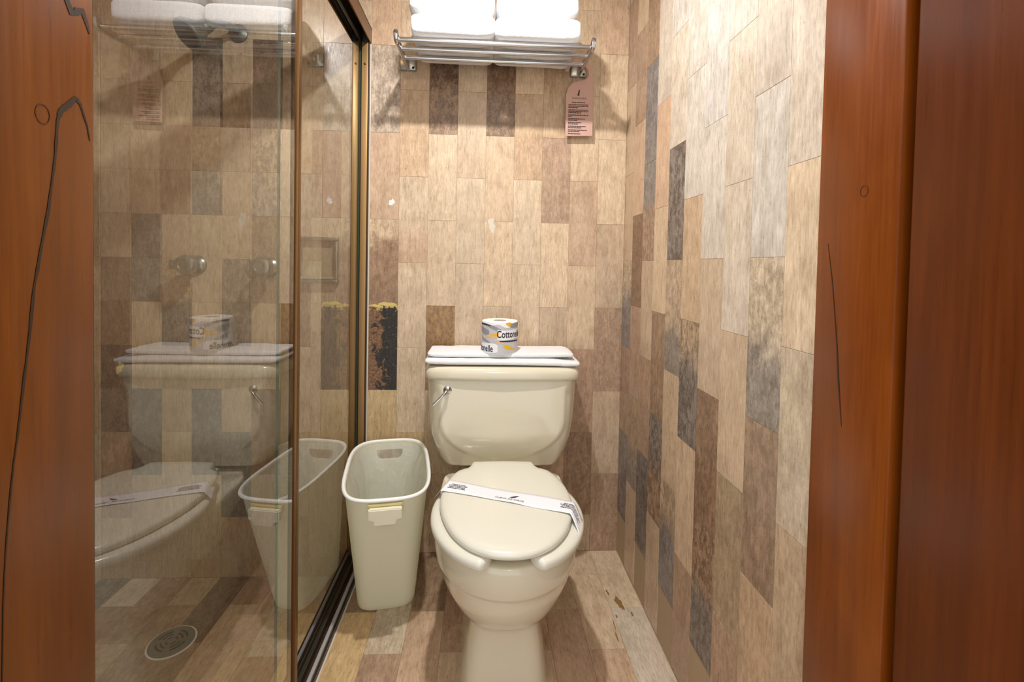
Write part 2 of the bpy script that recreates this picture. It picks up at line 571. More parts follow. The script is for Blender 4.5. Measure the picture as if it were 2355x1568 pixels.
# back wall: odd columns have joints at even steps of 0.15 m, even columns at odd steps
ROW0 = 1.483
back = {
    (-13, 0): 'T',
    (-10, -3): 'T', (-10, -1): 'TL:0.3', (-10, 1): 'L', (-10, 3): 'C', (-10, 5): 'D', (-10, 7): 'R',
    (-9, -2): 'T', (-9, 0): 'L', (-9, 2): 'G', (-9, 4): 'L', (-9, 6): 'S', (-9, 8): 'T',
    (-8, -1): 'L', (-8, 1): 'T', (-8, 3): 'FG:0.5', (-8, 5): 'T', (-8, 7): 'L',
    (-7, -4): 'T', (-7, -2): 'H', (-7, 0): 'LG:0.5', (-7, 2): 'L', (-7, 4): 'L', (-7, 6): 'S', (-7, 8): 'L',
    (-6, -1): 'T', (-6, 1): 'L', (-6, 3): 'G', (-6, 5): 'L', (-6, 7): 'S',
    (-5, -2): 'D', (-5, 0): 'LM:0.4', (-5, 2): 'E', (-5, 4): 'L', (-5, 6): 'C', (-5, 8): 'T',
    (-4, -1): 'L', (-4, 1): 'T', (-4, 3): 'C', (-4, 5): 'L', (-4, 7): 'L',
    (-3, -4): 'L', (-3, -2): 'L', (-3, 0): 'R', (-3, 2): 'L', (-3, 4): 'T', (-3, 6): 'L', (-3, 8): 'L',
    (-2, -1): 'L', (-2, 1): 'L', (-2, 3): 'T',
    (-1, -4): 'K', (-1, -2): 'M', (-1, 0): 'K', (-1, 2): 'LN:0.75', (-1, 4): 'X', (-1, 6): 'Y', (-1, 8): 'T',
    (0, -3): 'T', (0, -1): 'F', (0, 1): 'LK:0.4', (0, 3): 'L', (0, 5): 'L', (0, 7): 'Y',
    (1, -4): 'T', (1, -2): 'DN:0.55', (1, 0): 'L', (1, 2): 'L', (1, 4): 'O', (1, 6): 'L',
    (2, -3): 'L', (2, -1): 'T', (2, 1): 'L', (2, 3): 'L', (2, 5): 'L',
    (3, -4): 'T', (3, -2): 'B', (3, 0): 'T', (3, 2): 'L', (3, 4): 'L',
    (4, -3): 'L', (4, -1): 'F', (4, 1): 'L', (4, 3): 'L', (4, 5): 'L',
    (5, -4): 'T', (5, -2): 'F', (5, 0): 'R', (5, 2): 'L', (5, 4): 'T',
    (6, -3): 'T', (6, -1): 'L', (6, 1): 'K', (6, 3): 'L', (6, 5): 'R', (6, 7): 'C', (6, 9): 'T',
    (7, -4): 'K', (7, -2): 'L', (7, 0): 'L', (7, 2): 'T', (7, 4): 'R', (7, 6): 'T', (7, 8): 'R',
}
DEF = 'LTLKLFT'
for c in range(-10, 8):
    bot = SH_Z if c < -1 else 0.0
    xa, xb = X0 + 0.1 * c, X0 + 0.1 * (c + 1)
    first = -6 if c % 2 else -5
    for mrow in range(first, 14, 2):
        zt, zb = ROW0 - 0.15 * mrow, ROW0 - 0.15 * (mrow + 2)
        zt, zb = min(zt, TOP), max(zb, bot)
        if zt - zb < 0.012: continue
        hue = back.get((c, mrow)) or rnd.choice(DEF)
        if hue == 'X':
            tile(wall_back, ((xa + xb) / 2, D, (zt + zb) / 2), RB, 0.1, zt - zb, 'D', 'black')
        else:
            tile(wall_back, ((xa + xb) / 2, D, (zt + zb) / 2), RB, 0.1, zt - zb, hue)

# right wall: columns run from the corner towards the door
right = {
    0: {1.65: 'T', 1.95: 'R', 1.35: 'T', 1.05: 'LS:0.62', 0.75: 'R', 0.45: 'S'},
    1: {1.8: 'R', 1.5: 'K', 1.2: 'B', 0.9: 'R', 0.6: 'EG:0.4', 0.3: 'T'},
    2: {1.95: 'C', 1.65: 'S', 1.35: 'SR:0.55', 1.05: 'T', 0.75: 'R', 0.45: 'H', 0.15: 'R'},
    3: {1.8: 'P', 1.5: 'K', 1.2: 'L', 0.9: 'C', 0.6: 'HC:0.5', 0.3: 'T'},
    4: {1.95: 'W', 1.65: 'P', 1.35: 'H', 1.05: 'TG:0.4', 0.75: 'T', 0.45: 'TS:0.6', 0.15: 'T'},
    5: {1.8: 'W', 1.5: 'W', 1.2: 'F', 0.9: 'EH:0.68', 0.6: 'T', 0.3: 'R'},
    6: {1.95: 'W', 1.65: 'W', 1.35: 'W', 1.05: 'T', 0.75: 'B', 0.45: 'NH:0.5', 0.15: 'L'},
    7: {1.8: 'W', 1.5: 'P', 1.2: 'P', 0.9: 'T', 0.6: 'E', 0.3: 'R'},
    8: {1.95: 'P', 1.65: 'P', 1.35: 'W', 1.05: 'QG:0.45', 0.75: 'C', 0.45: 'F', 0.15: 'F'},
    9: {1.8: 'P', 1.5: 'P', 1.2: 'L', 0.9: 'Q', 0.6: 'F', 0.3: 'F'},
}
for c in range(0, 10):
    ya = D if c == 0 else 1.555 - 0.1 * (c - 1)
    yb = 1.555 - 0.1 * c
    if c == 9: yb = 0.668
    for j in range(-1, 8):
        zt = (1.95 if c % 2 == 0 else 1.8) + 0.3 - 0.3 * j + 0.3
        z1, z0 = min(zt + 0.003, TOP), max(zt - 0.3 + 0.003, 0)
        if z1 - z0 < 0.01: continue
        hue = right[c].get(round(zt, 2)) or rnd.choice('PPL')
        tile(wall_right, (XR, (ya + yb) / 2, (z1 + z0) / 2), RR, abs(ya - yb), z1 - z0, hue)

# left shower wall: only its last columns can be seen
for c in range(0, 3):
    for j in range(-1, 8):
        zt = (1.933 if c % 2 == 0 else 1.783) + 0.3 - 0.3 * j
        z1, z0 = min(zt, TOP), max(zt - 0.3, SH_Z)
        if z1 - z0 < 0.01: continue
        tile(wall_left, (XL, D - 0.05 - 0.1 * c, (z1 + z0) / 2), RL, 0.1, z1 - z0, rnd.choice('TTF'))

# floor
floor_t = {(-1, 1.365): 'N', (-1, 1.065): 'A', (0, 1.515): 'N', (0, 1.215): 'Q', (0, 0.915): 'R', (1, 1.365): 'N', (1, 1.065): 'K', (1, 0.765): 'K',
           (2, 1.515): 'N', (2, 1.215): 'R', (2, 0.915): 'T', (5, 1.365): 'T', (5, 1.065): 'K', (6, 1.515): 'L', (6, 1.215): 'L', (6, 0.915): 'K',
           (7, 1.365): 'L', (7, 1.065): 'P', (7, 0.765): 'L'}
for c in range(-2, 8):
    xa, xb = X0 + 0.1 * c, X0 + 0.1 * (c + 1)
    if c == -2: xa = -0.461
    y = 1.515 if c % 2 == 0 else 1.365
    while y > 0.1:
        y1, y0 = min(y + 0.3, D), max(y, 0.2)
        if y1 > y0 + 0.01:
            tile(floor, ((xa + xb) / 2, (y0 + y1) / 2, 0), RF, xb - xa, y1 - y0, floor_t.get((c, round(y, 3))) or rnd.choice('FRTK'))
        y -= 0.3
shower_t = {(-10, 1.365): 'H', (-9, 1.515): 'P', (-9, 1.215): 'N', (-8, 1.365): 'C', (-7, 1.515): 'E', (-7, 1.215): 'N', (-6, 1.365): 'D', (-5, 1.515): 'N',
            (-5, 1.215): 'F', (-4, 1.365): 'F', (-3, 1.515): 'T', (-8, 1.065): 'E', (-6, 1.065): 'N', (-10, 1.065): 'C', (-4, 1.065): 'A', (-5, 0.915): 'N', (-3, 1.215): 'A'}
for c in range(-10, -1):
    xa, xb = X0 + 0.1 * c, X0 + 0.1 * (c + 1)
    if c == -2: xb = -0.463
    y = 1.365 if c % 2 == 0 else 1.515
    while y > 0.2:
        y1, y0 = min(y + 0.3, D), max(y, 0.48)
        if y1 > y0 + 0.01:
            tile(shower_floor, ((xa + xb) / 2, (y0 + y1) / 2, SH_Z), RF, xb - xa, y1 - y0, shower_t.get((c, round(y, 3))) or rnd.choice('FEN'))
        y -= 0.3

M['stain'] = simple('brown_stain', (140, 108, 66), 0.25)
M['crust'] = simple('gold_crust', (208, 184, 112), 0.5)
M['filler'] = simple('white_filler', (232, 228, 222), 0.6)


def blot(parent, name, c, u, v, nrm, ru, rv, mat, seed, lift=0.0005):
    r = random.Random(seed); n = 22
    rim = [1 + 0.28 * math.sin(2 * a + seed) + 0.18 * math.sin(5 * a + seed * 2) + r.uniform(-0.1, 0.1) for a in [2 * math.pi * k / n for k in range(n)]]
    c = Vector(c) + Vector(nrm) * lift
    P = [c + Vector(u) * ru * rim[k] * math.cos(2 * math.pi * k / n) + Vector(v) * rv * rim[k] * math.sin(2 * math.pi * k / n) for k in range(n)]
    G().add(P + [c], [(k, (k + 1) % n, n) for k in range(n)]).build(name, mat, parent, smooth=False)


UX, UY, UZ = (1, 0, 0), (0, 1, 0), (0, 0, 1)
blot(wall_back, 'filler_spot', (-0.322, D, 1.242), UX, UZ, (0, -1, 0), 0.008, 0.013, M['filler'], 1)
blot(wall_back, 'filler_spot', (0.028, D, 1.170), UX, UZ, (0, -1, 0), 0.014, 0.020, M['caulk'], 4)
blot(wall_back, 'gold_crust', (-1.236, D, 0.655), UX, UZ, (0, -1, 0), 0.012, 0.018, M['crust'], 6)
blot(wall_back, 'gold_crust', (-0.332, D, 0.886), UX, UZ, (0, -1, 0), 0.026, 0.008, M['crust'], 2, 0.0007)
blot(wall_back, 'gold_crust', (-0.372, D, 0.880), UX, UZ, (0, -1, 0), 0.016, 0.006, M['crust'], 9, 0.0006)
for k, (x, y_, a, b) in enumerate(((0.436, 1.385, 0.009, 0.026), (0.412, 1.430, 0.004, 0.010), (0.461, 1.338, 0.003, 0.007), (0.396, 1.300, 0.0015, 0.018), (0.391, 1.255, 0.0015, 0.022), (0.412, 1.33, 0.002, 0.008))):
    blot(floor, 'water_stain', (x, y_, 0), UX, UY, (0, 0, 1), a, b, M['stain'], k + 3)

# ------------------------------------------------------------------ door frame
JX = -0.395
tl = empty('trim_1', (JX - 0.06, 0.40, 0), 'orange varnished wooden door jamb with a dark forked grain streak', 'door jamb', kind='structure')
G().box(JX - 0.135, JX, 0.30, 0.494, 0, TOP, 0.002).build('jamb_board', M['wood'], tl)


def ribbon_on_x(x, pts, ws, dx=0.0004):
    g = G(); P = [Vector((x, a, b)) for a, b in pts]; l0 = []; l1 = []
    for i, p in enumerate(P):
        t = (P[min(i + 1, len(P) - 1)] - P[max(i - 1, 0)]).normalized()
        n = Vector((0, -t.z, t.y)) * ws[i]
        l0.append(p + n); l1.append(p - n)
    v = l0 + l1; n_ = len(P)
    g.add(v, [(i, i + 1, n_ + i + 1, n_ + i) for i in range(n_ - 1)])
    top = [Vector(q) + Vector((dx, 0, 0)) for q in v]
    g.add(top, [(i, i + 1, n_ + i + 1, n_ + i) for i in range(n_ - 1)])
    return g


st = [(0.489, 1.146), (0.486, 1.16), (0.478, 1.179), (0.473, 1.183), (0.465, 1.174), (0.457, 1.166), (0.454, 1.157), (0.45, 1.114), (0.444, 1.073), (0.436, 1.034),
      (0.43, 1.003), (0.426, 0.965), (0.419, 0.913), (0.414, 0.874), (0.41, 0.849), (0.404, 0.789), (0.401, 0.736), (0.398, 0.60)]
fine = []; fw = []
wst = [0.0005, 0.0010, 0.0018, 0.0030, 0.0034, 0.0032, 0.0020, 0.0014, 0.0016, 0.0017, 0.0016, 0.0014, 0.0012, 0.0010, 0.0008, 0.0007, 0.0006, 0.0004]
for i in range(len(st) - 1):
    for k in range(4):
        t = k / 4
        fine.append((st[i][0] + (st[i + 1][0] - st[i][0]) * t + rnd.uniform(-1, 1) * 0.0002, st[i][1] + (st[i + 1][1] - st[i][1]) * t))
        fw.append((wst[i] + (wst[i + 1] - wst[i]) * t) * rnd.uniform(0.6, 1.0))
ribbon_on_x(JX, fine, fw).build('grain_streak', M['streak'], tl)
ribbon_on_x(JX, [(0.459, 1.292), (0.462, 1.274), (0.469, 1.262), (0.474, 1.266), (0.481, 1.270), (0.485, 1.262), (0.489, 1.252)], [0.0016, 0.0026, 0.0036, 0.0036, 0.0034, 0.0022, 0.0008]).build('grain_streak', M['streak'], tl)
ring = [(0.439 + 0.0068 * math.cos(a), 1.157 + 0.0085 * math.sin(a)) for a in [k * math.pi / 12 for k in range(25)]]
ribbon_on_x(JX, ring, [0.0003 + 0.0003 * math.sin(k * 0.9) ** 2 for k in range(25)]).build('knot', M['knot'], tl)

JRX = 0.492
tr_ = empty('trim_2', (JRX + 0.05, 0.60, 0), 'orange varnished wooden door jamb between the tiled wall and the door', 'door jamb', kind='structure')
G().box(JRX, JRX + 0.12, 0.532, 0.665, 0, TOP, 0.0025).build('jamb_board', M['wood2'], tr_)
G().box(JRX + 0.040, JRX + 0.12, 0.49, 0.5325, 0, TOP, 0.001).build('gap_shade_block', M['streak'], tr_)  # dark block added behind the door gap, its shade put into the colour
ribbon_on_x(JRX - 0.0004, [(0.643, 1.07), (0.632, 1.014), (0.624, 0.96), (0.619, 0.924), (0.615, 0.883), (0.606, 0.819)], [0.0003, 0.0007, 0.0007, 0.0011, 0.0016, 0.0003]).build('grain_streak', M['streak'], tr_)
ring = [(0.583 + 0.006 * math.cos(a), 1.135 + 0.007 * math.sin(a)) for a in [k * math.pi / 12 for k in range(25)]]
ribbon_on_x(JRX - 0.0004, ring, [0.0005] * 25).build('knot', M['knot'], tr_)

dr = empty('door_1', (JRX + 0.03, 0.15, 0.008), 'dark reddish varnished wooden door leaf standing open', 'door', kind='structure')
G().box(JRX + 0.004, JRX + 0.044, -0.28, 0.521, 0.008, 2.05, 0.004, 3).build('door_leaf', M['wood_door'], dr)

# ------------------------------------------------------------------ shower enclosure
fr = empty('sliding_door_track', (-0.427, 1.07, 0.0), 'bronze anodised header, floor track and wall post of the shower', 'shower frame')
YA, YB = 0.497, D - 0.0005
g = G()
for x0, x1, z0, z1 in ((-0.4005, -0.3965, 1.782, 1.834), (-0.458, -0.454, 1.778, 1.834), (-0.458, -0.3965, 1.830, 1.836)):
    g.box(x0, x1, YA, YB, z0, z1, 0.0008, 1)
hd = g.build('header', M['bronze'], fr)
g = G()
for x0, x1, z0, z1 in ((-0.4535, -0.442, 1.790, 1.8295), (-0.430, -0.425, 1.784, 1.8295), (-0.4535, -0.401, 1.824, 1.8298)):
    g.box(x0, x1, YA, YB, z0, z1, 0.0006, 1)
g.build('header_groove', M['bronze_dark'], hd)
g = G().box(-0.420, -0.403, 1.612, 1.624, 1.776, 1.823, 0.002)
g.build('bumper', M['rubber'], hd)
g = G()
for x0, x1, z0, z1 in ((-0.459, -0.392, 0.0003, 0.006), (-0.459, -0.4555, 0.006, 0.026), (-0.4235, -0.4195, 0.006, 0.026), (-0.3945, -0.392, 0.006, 0.014)):
    g.box(x0, x1, YA, YB, z0, z1, 0.0008, 1)
bt = g.build('floor_track', M['bronze_track'], fr)
G().box(-0.4085, -0.3990, YA, YB, 0.0055, 0.019, 0.002, 2).build('track_rib', M['silver'], bt)
G().box(-0.392, -0.387, YA, YB, 0.0002, 0.0018, 0.0004, 1).build('caulk_line', M['caulk'], bt)
g = G()
for x0, x1, y0 in ((-0.459, -0.449, 1.630), (-0.449, -0.438, 1.622), (-0.424, -0.403, 1.622)):
    g.box(x0, x1, y0, YB, 0.006, 1.782, 0.0015, 2)
ps = g.build('wall_post', M['gold'], fr)
G().box(-0.438, -0.424, 1.634, YB, 0.006, 1.782).build('post_groove', M['bronze_dark'], ps)
G().box(-0.403, -0.400, 1.626, YB, 0.006, 1.782).build('post_lip', M['bronze_dark'], ps)
G().box(-0.400, -0.396, 1.640, YB, 0.002, 1.782).build('caulk_line', M['caulk'], ps)
for zz in (1.705,):
    G().lathe([(0.0035, 0), (0.0035, 0.002), (0.001, 0.003)], (-0.413, 1.6222, zz), (0, -1, 0), 12).build('screw', M['bronze_dark'], ps)


def pane(parent, x, y0, y1, z0, z1, t=0.006):
    v = [(x - t / 2, y0, z0), (x + t / 2, y0, z0), (x + t / 2, y1, z0), (x - t / 2, y1, z0), (x - t / 2, y0, z1), (x + t / 2, y0, z1), (x + t / 2, y1, z1), (x - t / 2, y1, z1)]
    f = [(0, 4, 7, 3), (1, 2, 6, 5), (0, 1, 5, 4), (3, 7, 6, 2), (0, 3, 2, 1), (4, 5, 6, 7)]
    o = make('glass_pane', v, f, M['glass'], parent, smooth=False)
    o.data.materials.append(M['glass_edge']); o.data.materials.append(M['glass_back'])
    for p in o.data.polygons:
        if abs(p.normal.x) < 0.5: p.material_index = 1
        elif p.normal.x < 0: p.material_index = 2
    return o


gd = empty('sliding_glass_door', (-0.4035, 0.76, 0.012), 'near sliding glass shower panel edged by a brown metal stile', 'glass door', 'sliding shower glass panels')
pane(gd, -0.4035, 0.500, 1.018, 0.028, 1.776)
G().box(-0.411, -0.396, 1.017, 1.033, 0.028, 1.776, 0.0012, 2).build('stile', M['bronze'], gd)
G().box(-0.4120, -0.4112, 1.014, 1.033, 0.028, 1.776).build('gasket', M['rubber'], gd)
gd2 = empty('sliding_glass_door', (-0.4315, 1.31, 0.012), 'far sliding glass shower panel reaching the gold wall post', 'glass door', 'sliding shower glass panels')
pane(gd2, -0.4315, 1.004, 1.632, 0.012, 1.783)

# ------------------------------------------------------------------ shower fittings
def knob(x, z, tilt, label):
    k = empty('shower_valve', (x, D, z), label, 'knob', 'shower knobs')
    G().lathe([(0.032, 0.0002), (0.032, 0.004), (0.028, 0.010), (0.016, 0.016), (0.014, 0.040)], (x, D, z), (0, -1, 0), 32).build('flange', M['dull'], k)
    b = G().lathe([(0.014, 0.036), (0.026, 0.039), (0.032, 0.047), (0.033, 0.066), (0.030, 0.077), (0.023, 0.081), (0.017, 0.081), (0.015, 0.078)], (x, D, z), (0, -1, 0), 32).build('handle', M['dull'], k)
    # square lever block on the side of the handle
    a = math.radians(tilt)
    bm = bmesh.new(); bmesh.ops.create_cube(bm, size=1)
    for q in bm.verts: q.co = Vector((q.co.x * 0.036, q.co.y * 0.024, q.co.z * 0.030))
    bmesh.ops.bevel(bm, geom=bm.edges[:], offset=0.003, segments=2, affect='EDGES')
    for q in bm.verts:
        p = q.co + Vector((-0.034, 0, 0))
        q.co = Vector((x + p.x * math.cos(a) - p.z * math.sin(a), D - 0.060 + p.y, z + p.x * math.sin(a) + p.z * math.cos(a)))
    gg = G(); gg.frombm(bm); gg.build('lever', M['dull'], b)
    c = Vector((x + -0.036 * math.cos(a), D - 0.0722, z - 0.036 * math.sin(a)))
    G().lathe([(0.0035, 0), (0.0035, 0.0007), (0.001, 0.0008)], c, (0, -1, 0), 16).build('marker_dot', M['chrome'], b)
    return k


knob(-0.978, 1.012, 0, 'left chrome shower knob with its square lever pointing left')
knob(-0.735, 1.010, 35, 'right chrome shower knob turned with its lever upward')

sd = empty('soap_dish', (-0.568, D, 0.958), 'recessed glossy soap dish set in the shower wall', 'soap dish')
sx0, sx1, sz0, sz1 = -0.636, -0.500, 0.957, 1.115
g = G()
for x0, x1, z0, z1 in ((sx0, sx1, sz0, sz0 + 0.013), (sx0, sx1, sz1 - 0.013, sz1), (sx0, sx0 + 0.013, sz0 + 0.0125, sz1 - 0.0125), (sx1 - 0.013, sx1, sz0 + 0.0125, sz1 - 0.0125)):
    g.box(x0, x1, D - 0.022, D - 0.0002, z0, z1, 0.0035, 2)
g.build('frame', M['dull'], sd)
G().box(sx0 + 0.012, sx1 - 0.012, D - 0.004, D - 0.0003, sz0 + 0.012, sz1 - 0.012).build('back_panel', M['niche'], sd)
G().box(sx0 + 0.013, sx1 - 0.013, D - 0.030, D - 0.003, sz0 + 0.013, sz0 + 0.022, 0.003).build('shelf', M['niche'], sd)
hk = empty('robe_hook', (-0.568, D, 1.70), 'small chrome hook high on the shower wall', 'hook')
G().box(-0.577, -0.559, D - 0.006, D - 0.0002, 1.700, 1.742, 0.002).build('plate', M['chrome'], hk)
G().tube([(-0.568, D - 0.004, 1.712), (-0.568, D - 0.022, 1.706), (-0.568, D - 0.032, 1.712), (-0.568, D - 0.034, 1.726)], 0.005, 10).build('prong', M['chrome'], hk)

sh = empty('overhead_shower', (-0.845, D, 1.80), 'grey chrome shower head on a bent arm from the back wall', 'shower head')
G().lathe([(0.032, 0.0003), (0.031, 0.004), (0.020, 0.012), (0.013, 0.016)], (-0.845, D, 1.80), (0, -1, 0), 28).build('wall_flange', M['grey_chrome'], sh)
arm = [Vector((-0.845, D - 0.008, 1.80)), Vector((-0.845, D - 0.05, 1.798)), Vector((-0.848, D - 0.10, 1.784)), Vector((-0.855, D - 0.140, 1.760)), Vector((-0.858, D - 0.160, 1.744))]
G().tube(arm, 0.0125, 14).build('arm', M['grey_chrome'], sh)
hdir = Vector((-0.42, -0.55, -0.62)).normalized()
h0 = Vector((-0.859, D - 0.163, 1.741))
G().lathe([(0.016, -0.018), (0.020, -0.006), (0.020, 0.012), (0.026, 0.020), (0.040, 0.044), (0.047, 0.058), (0.048, 0.068), (0.044, 0.071), (0.040, 0.069)], h0, hdir, 36).build('head', M['grey_chrome'], sh)
G().lathe([(0.0395, 0.0692), (0.0395, 0.0705), (0.01, 0.0712)], h0, hdir, 30).build('spray_face', M['bronze_dark'], sh)

dc = Vector((-0.882, 1.367, SH_Z))
dn = empty('floor_drain', dc, 'round grey metal drain with curved slots in the shower floor', 'drain')
G().lathe([(0.0625, -0.0005), (0.062, 0.0010), (0.058, 0.0016), (0.0575, 0.0005)], dc, (0, 0, 1), 48).build('mortar_ring', M['caulk'], dn)
G().lathe([(0.0575, 0.0), (0.0575, 0.0030), (0.055, 0.0042), (0.04, 0.0046), (0.01, 0.0048)], dc, (0, 0, 1), 48).build('cover', M['drain'], dn)
for rr, w_ in ((0.0375, 0.0052), (0.026, 0.0048), (0.0135, 0.0040)):
    for q in range(4):
        a0 = q * math.pi / 2 + 0.25 + rr * 5; a1 = a0 + math.pi / 2 - 0.5
        pts = [dc + Vector((rr * math.cos(a0 + (a1 - a0) * k / 8), rr * math.sin(a0 + (a1 - a0) * k / 8), 0)) for k in range(9)]
        lo_, hi_ = [], []
        g = G(); L = []
        for k, p in enumerate(pts):
            n = (p - dc).normalized() * w_ / 2
            L.append([p - n + Vector((0, 0, 0.003)), p + n + Vector((0, 0, 0.003)), p + n + Vector((0, 0, 0.00505)), p - n + Vector((0, 0, 0.00505))])
        g.loft(L).build('slot', M['hole'], dn, smooth=False)

# ------------------------------------------------------------------ toilet
TX = 0.0695
tw = empty('toilet', (TX, 1.25, 0), 'bone coloured two piece toilet with closed lid against the tiled wall', 'toilet')


def egg(z, f, c, b, w, nf=2.0, nb=2.0, n=96, x=TX):
    P = []
    for k in range(n):
        a = 2 * math.pi * k / n
        ca, sa = math.cos(a), math.sin(a)
        e = nf if sa < 0 else nb
        px = w * math.copysign(abs(ca) ** (2 / e), ca)
        py = (c - f if sa < 0 else b - c) * math.copysign(abs(sa) ** (2 / e), sa)
        P.append(Vector((x + px, c + py, z)))
    return P


RZ = 0.390
secs = [
    (0.000, 1.062, 1.30, 1.58, 0.112, 6, 4), (0.012, 1.066, 1.30, 1.58, 0.109, 6, 4), (0.05, 1.074, 1.30, 1.575, 0.106, 6, 4), (0.11, 1.082, 1.29, 1.56, 0.097, 5.5, 4),
    (0.155, 1.086, 1.28, 1.54, 0.090, 5, 4), (0.170, 1.082, 1.26, 1.53, 0.094, 4, 4), (0.182, 1.062, 1.24, 1.52, 0.106, 2.9, 4), (0.200, 1.034, 1.22, 1.50, 0.124, 2.4, 3.6),
    (0.225, 1.012, 1.20, 1.49, 0.142, 2.15, 3.4), (0.255, 0.996, 1.19, 1.47, 0.157, 2.05, 3.4), (0.285, 0.985, 1.18, 1.45, 0.167, 2, 3.6), (0.302, 0.981, 1.18, 1.44, 0.171, 2, 4),
    (0.308, 0.977, 1.18, 1.43, 0.1745, 2, 4.5), (0.316, 0.972, 1.18, 1.42, 0.177, 2, 5), (0.345, 0.966, 1.18, 1.424, 0.180, 2, 9), (0.375, 0.962, 1.18, 1.424, 0.180, 2, 12),
    (0.385, 0.9635, 1.18, 1.422, 0.1785, 2, 13), (RZ, 0.968, 1.18, 1.419, 0.1755, 2, 14),
]
loops = [egg(*s) for s in secs]
loops += [egg(RZ, 1.018, 1.17, 1.33, 0.128), egg(RZ - 0.006, 1.024, 1.17, 1.325, 0.122), egg(0.33, 1.03, 1.17, 1.30, 0.116), egg(0.24, 1.10, 1.18, 1.27, 0.07)]
g = G().loft(loops)
g.box(TX - 0.13, TX + 0.13, 1.39, 1.60, 0.28, 0.368, 0.012, 3)
g.build('bowl', M['ceramic'], tw, angle=60)

# tank
HWT = [(0.668, 0.2395), (0.596, 0.2375), (0.53, 0.2330), (0.479, 0.2260), (0.437, 0.2150), (0.410, 0.2050), (0.395, 0.1960), (0.384, 0.184), (0.377, 0.170), (0.372, 0.150)]
loops = []
zs = [0.372 + (0.668 - 0.372) * (i / 70) ** 1.25 for i in range(71)]
for z in zs:
    hw = interp(HWT, z)
    yf = 1.452 + 0.020 * sstep(0.50, 0.372, z) + 0.03 * sstep(0.390, 0.372, z)
    yb = 1.628
    P = []
    n = 90
    for k in range(n + 1):                       # front, left to right
        s = -1 + 2 * k / n
        x = hw * s
        e = 0.045 * max(0, (abs(s) - 0.80) / 0.20) ** 2.6
        # proud U shaped panel
        if z > 0.545: dd = 0.203 - abs(x)
        else:
            rr = math.hypot(x / 0.203, (z - 0.545) / 0.140)
            dd = (1 - rr) * 0.17
        pn = sstep(-0.004, 0.010, dd)
        P.append(Vector((TX + x, yf + e + 0.007 * (1 - pn) * sstep(0.66, 0.62, z), z)))
    for k in range(8): P.append(Vector((TX + hw, yf + 0.045 + (yb - yf - 0.045) * (k + 1) / 8, z)))
    for k in range(1, 10): P.append(Vector((TX + hw - 2 * hw * k / 10, yb, z)))
    for k in range(8): P.append(Vector((TX - hw, yb + (yf + 0.045 - yb) * k / 8, z)))
    loops.append(P)
G().loft(loops).build('tank', M['ceramic'], tw, angle=60)
lidl = []
for z, ins in ((0.6685, 0.006), (0.671, 0.002), (0.678, 0.0), (0.692, 0.0), (0.702, 0.003), (0.7075, 0.009), (0.7095, 0.018), (0.7105, 0.05)):
    P = []
    a, y0, y1 = 0.2495 - ins, 1.436 + ins, 1.640 - ins * 0.5
    n = 120
    for k in range(n):
        t = 2 * math.pi * k / n
        ca, sa = math.cos(t), math.sin(t)
        px = a * math.copysign(abs(ca) ** (2 / 9), ca)
        py = (y1 - y0) / 2 * math.copysign(abs(sa) ** (2 / 6), sa)
        bow = 0.010 * (px / a) ** 2 if sa < 0 else 0
        P.append(Vector((TX + px, (y0 + y1) / 2 + py + bow, z)))
    lidl.append(P)
G().loft(lidl).build('tank_lid', M['ceramic'], tw, angle=50)
fl = G().lathe([(0.015, 0.0), (0.0155, 0.004), (0.013, 0.009), (0.007, 0.012), (0.003, 0.013)], (-0.104, 1.4605, 0.637), (0, -1, 0), 28).build('flush_lever', M['chrome'], tw)
G().tube([(-0.104, 1.448, 0.637), (-0.108, 1.437, 0.633), (-0.122, 1.430, 0.619), (-0.140, 1.427, 0.602), (-0.145, 1.427, 0.597)], [0.006, 0.0052, 0.0042, 0.004, 0.0044], 12).build('lever_arm', M['chrome'], fl)

# seat: open at the front
loops = []
ga = math.asin(0.060 / 0.160)
na = 90
cxs = []
for i in range(na + 1):
    a = -math.pi / 2 + ga + (2 * math.pi - 2 * ga) * i / na
    bx, by = 0.160, (0.198 if math.sin(a) < 0 else 0.20)
    c = Vector((TX + 0.002 + bx * math.cos(a), 1.158 + by * math.sin(a), RZ + 0.001))
    nrm = Vector((math.cos(a) / bx, math.sin(a) / by, 0)).normalized()
    cxs.append((c, nrm))


def seat_loop(c, nrm, s=1.0):
    P = []
    for k in range(20):
        t = 2 * math.pi * k / 20
        w = 0.0305 * math.copysign(abs(math.cos(t)) ** 0.6, math.cos(t)) * s
        h = 0.0140 * math.copysign(abs(math.sin(t)) ** 0.7, math.sin(t))
        if h < 0: h *= 0.92
        P.append(c + nrm * w + Vector((0, 0, 0.013 + h * (0.4 + 0.6 * s))))
    return P


tan0 = (cxs[0][0] - cxs[1][0]).normalized(); tan1 = (cxs[-1][0] - cxs[-2][0]).normalized()
for q in (0.99, 0.9, 0.7, 0.4):
    loops.append(seat_loop(cxs[0][0] + tan0 * 0.016 * q, cxs[0][1], math.sqrt(1 - q * q) * 0.9 + 0.1))
loops += [seat_loop(c, n) for c, n in cxs]
for q in (0.4, 0.7, 0.9, 0.99):
    loops.append(seat_loop(cxs[-1][0] + tan1 * 0.016 * q, cxs[-1][1], math.sqrt(1 - q * q) * 0.9 + 0.1))
G().loft(loops).build('seat', M['seat'], tw, angle=60)

# lid
half = [(0.0, 0.934), (0.030, 0.937), (0.057, 0.946), (0.096, 0.973), (0.130, 1.018), (0.152, 1.070), (0.166, 1.125), (0.1715, 1.180), (0.168, 1.24), (0.156, 1.292), (0.137, 1.335), (0.120, 1.350),
        (0.107, 1.358), (0.098, 1.375), (0.093, 1.395), (0.085, 1.402), (0.0, 1.406)]


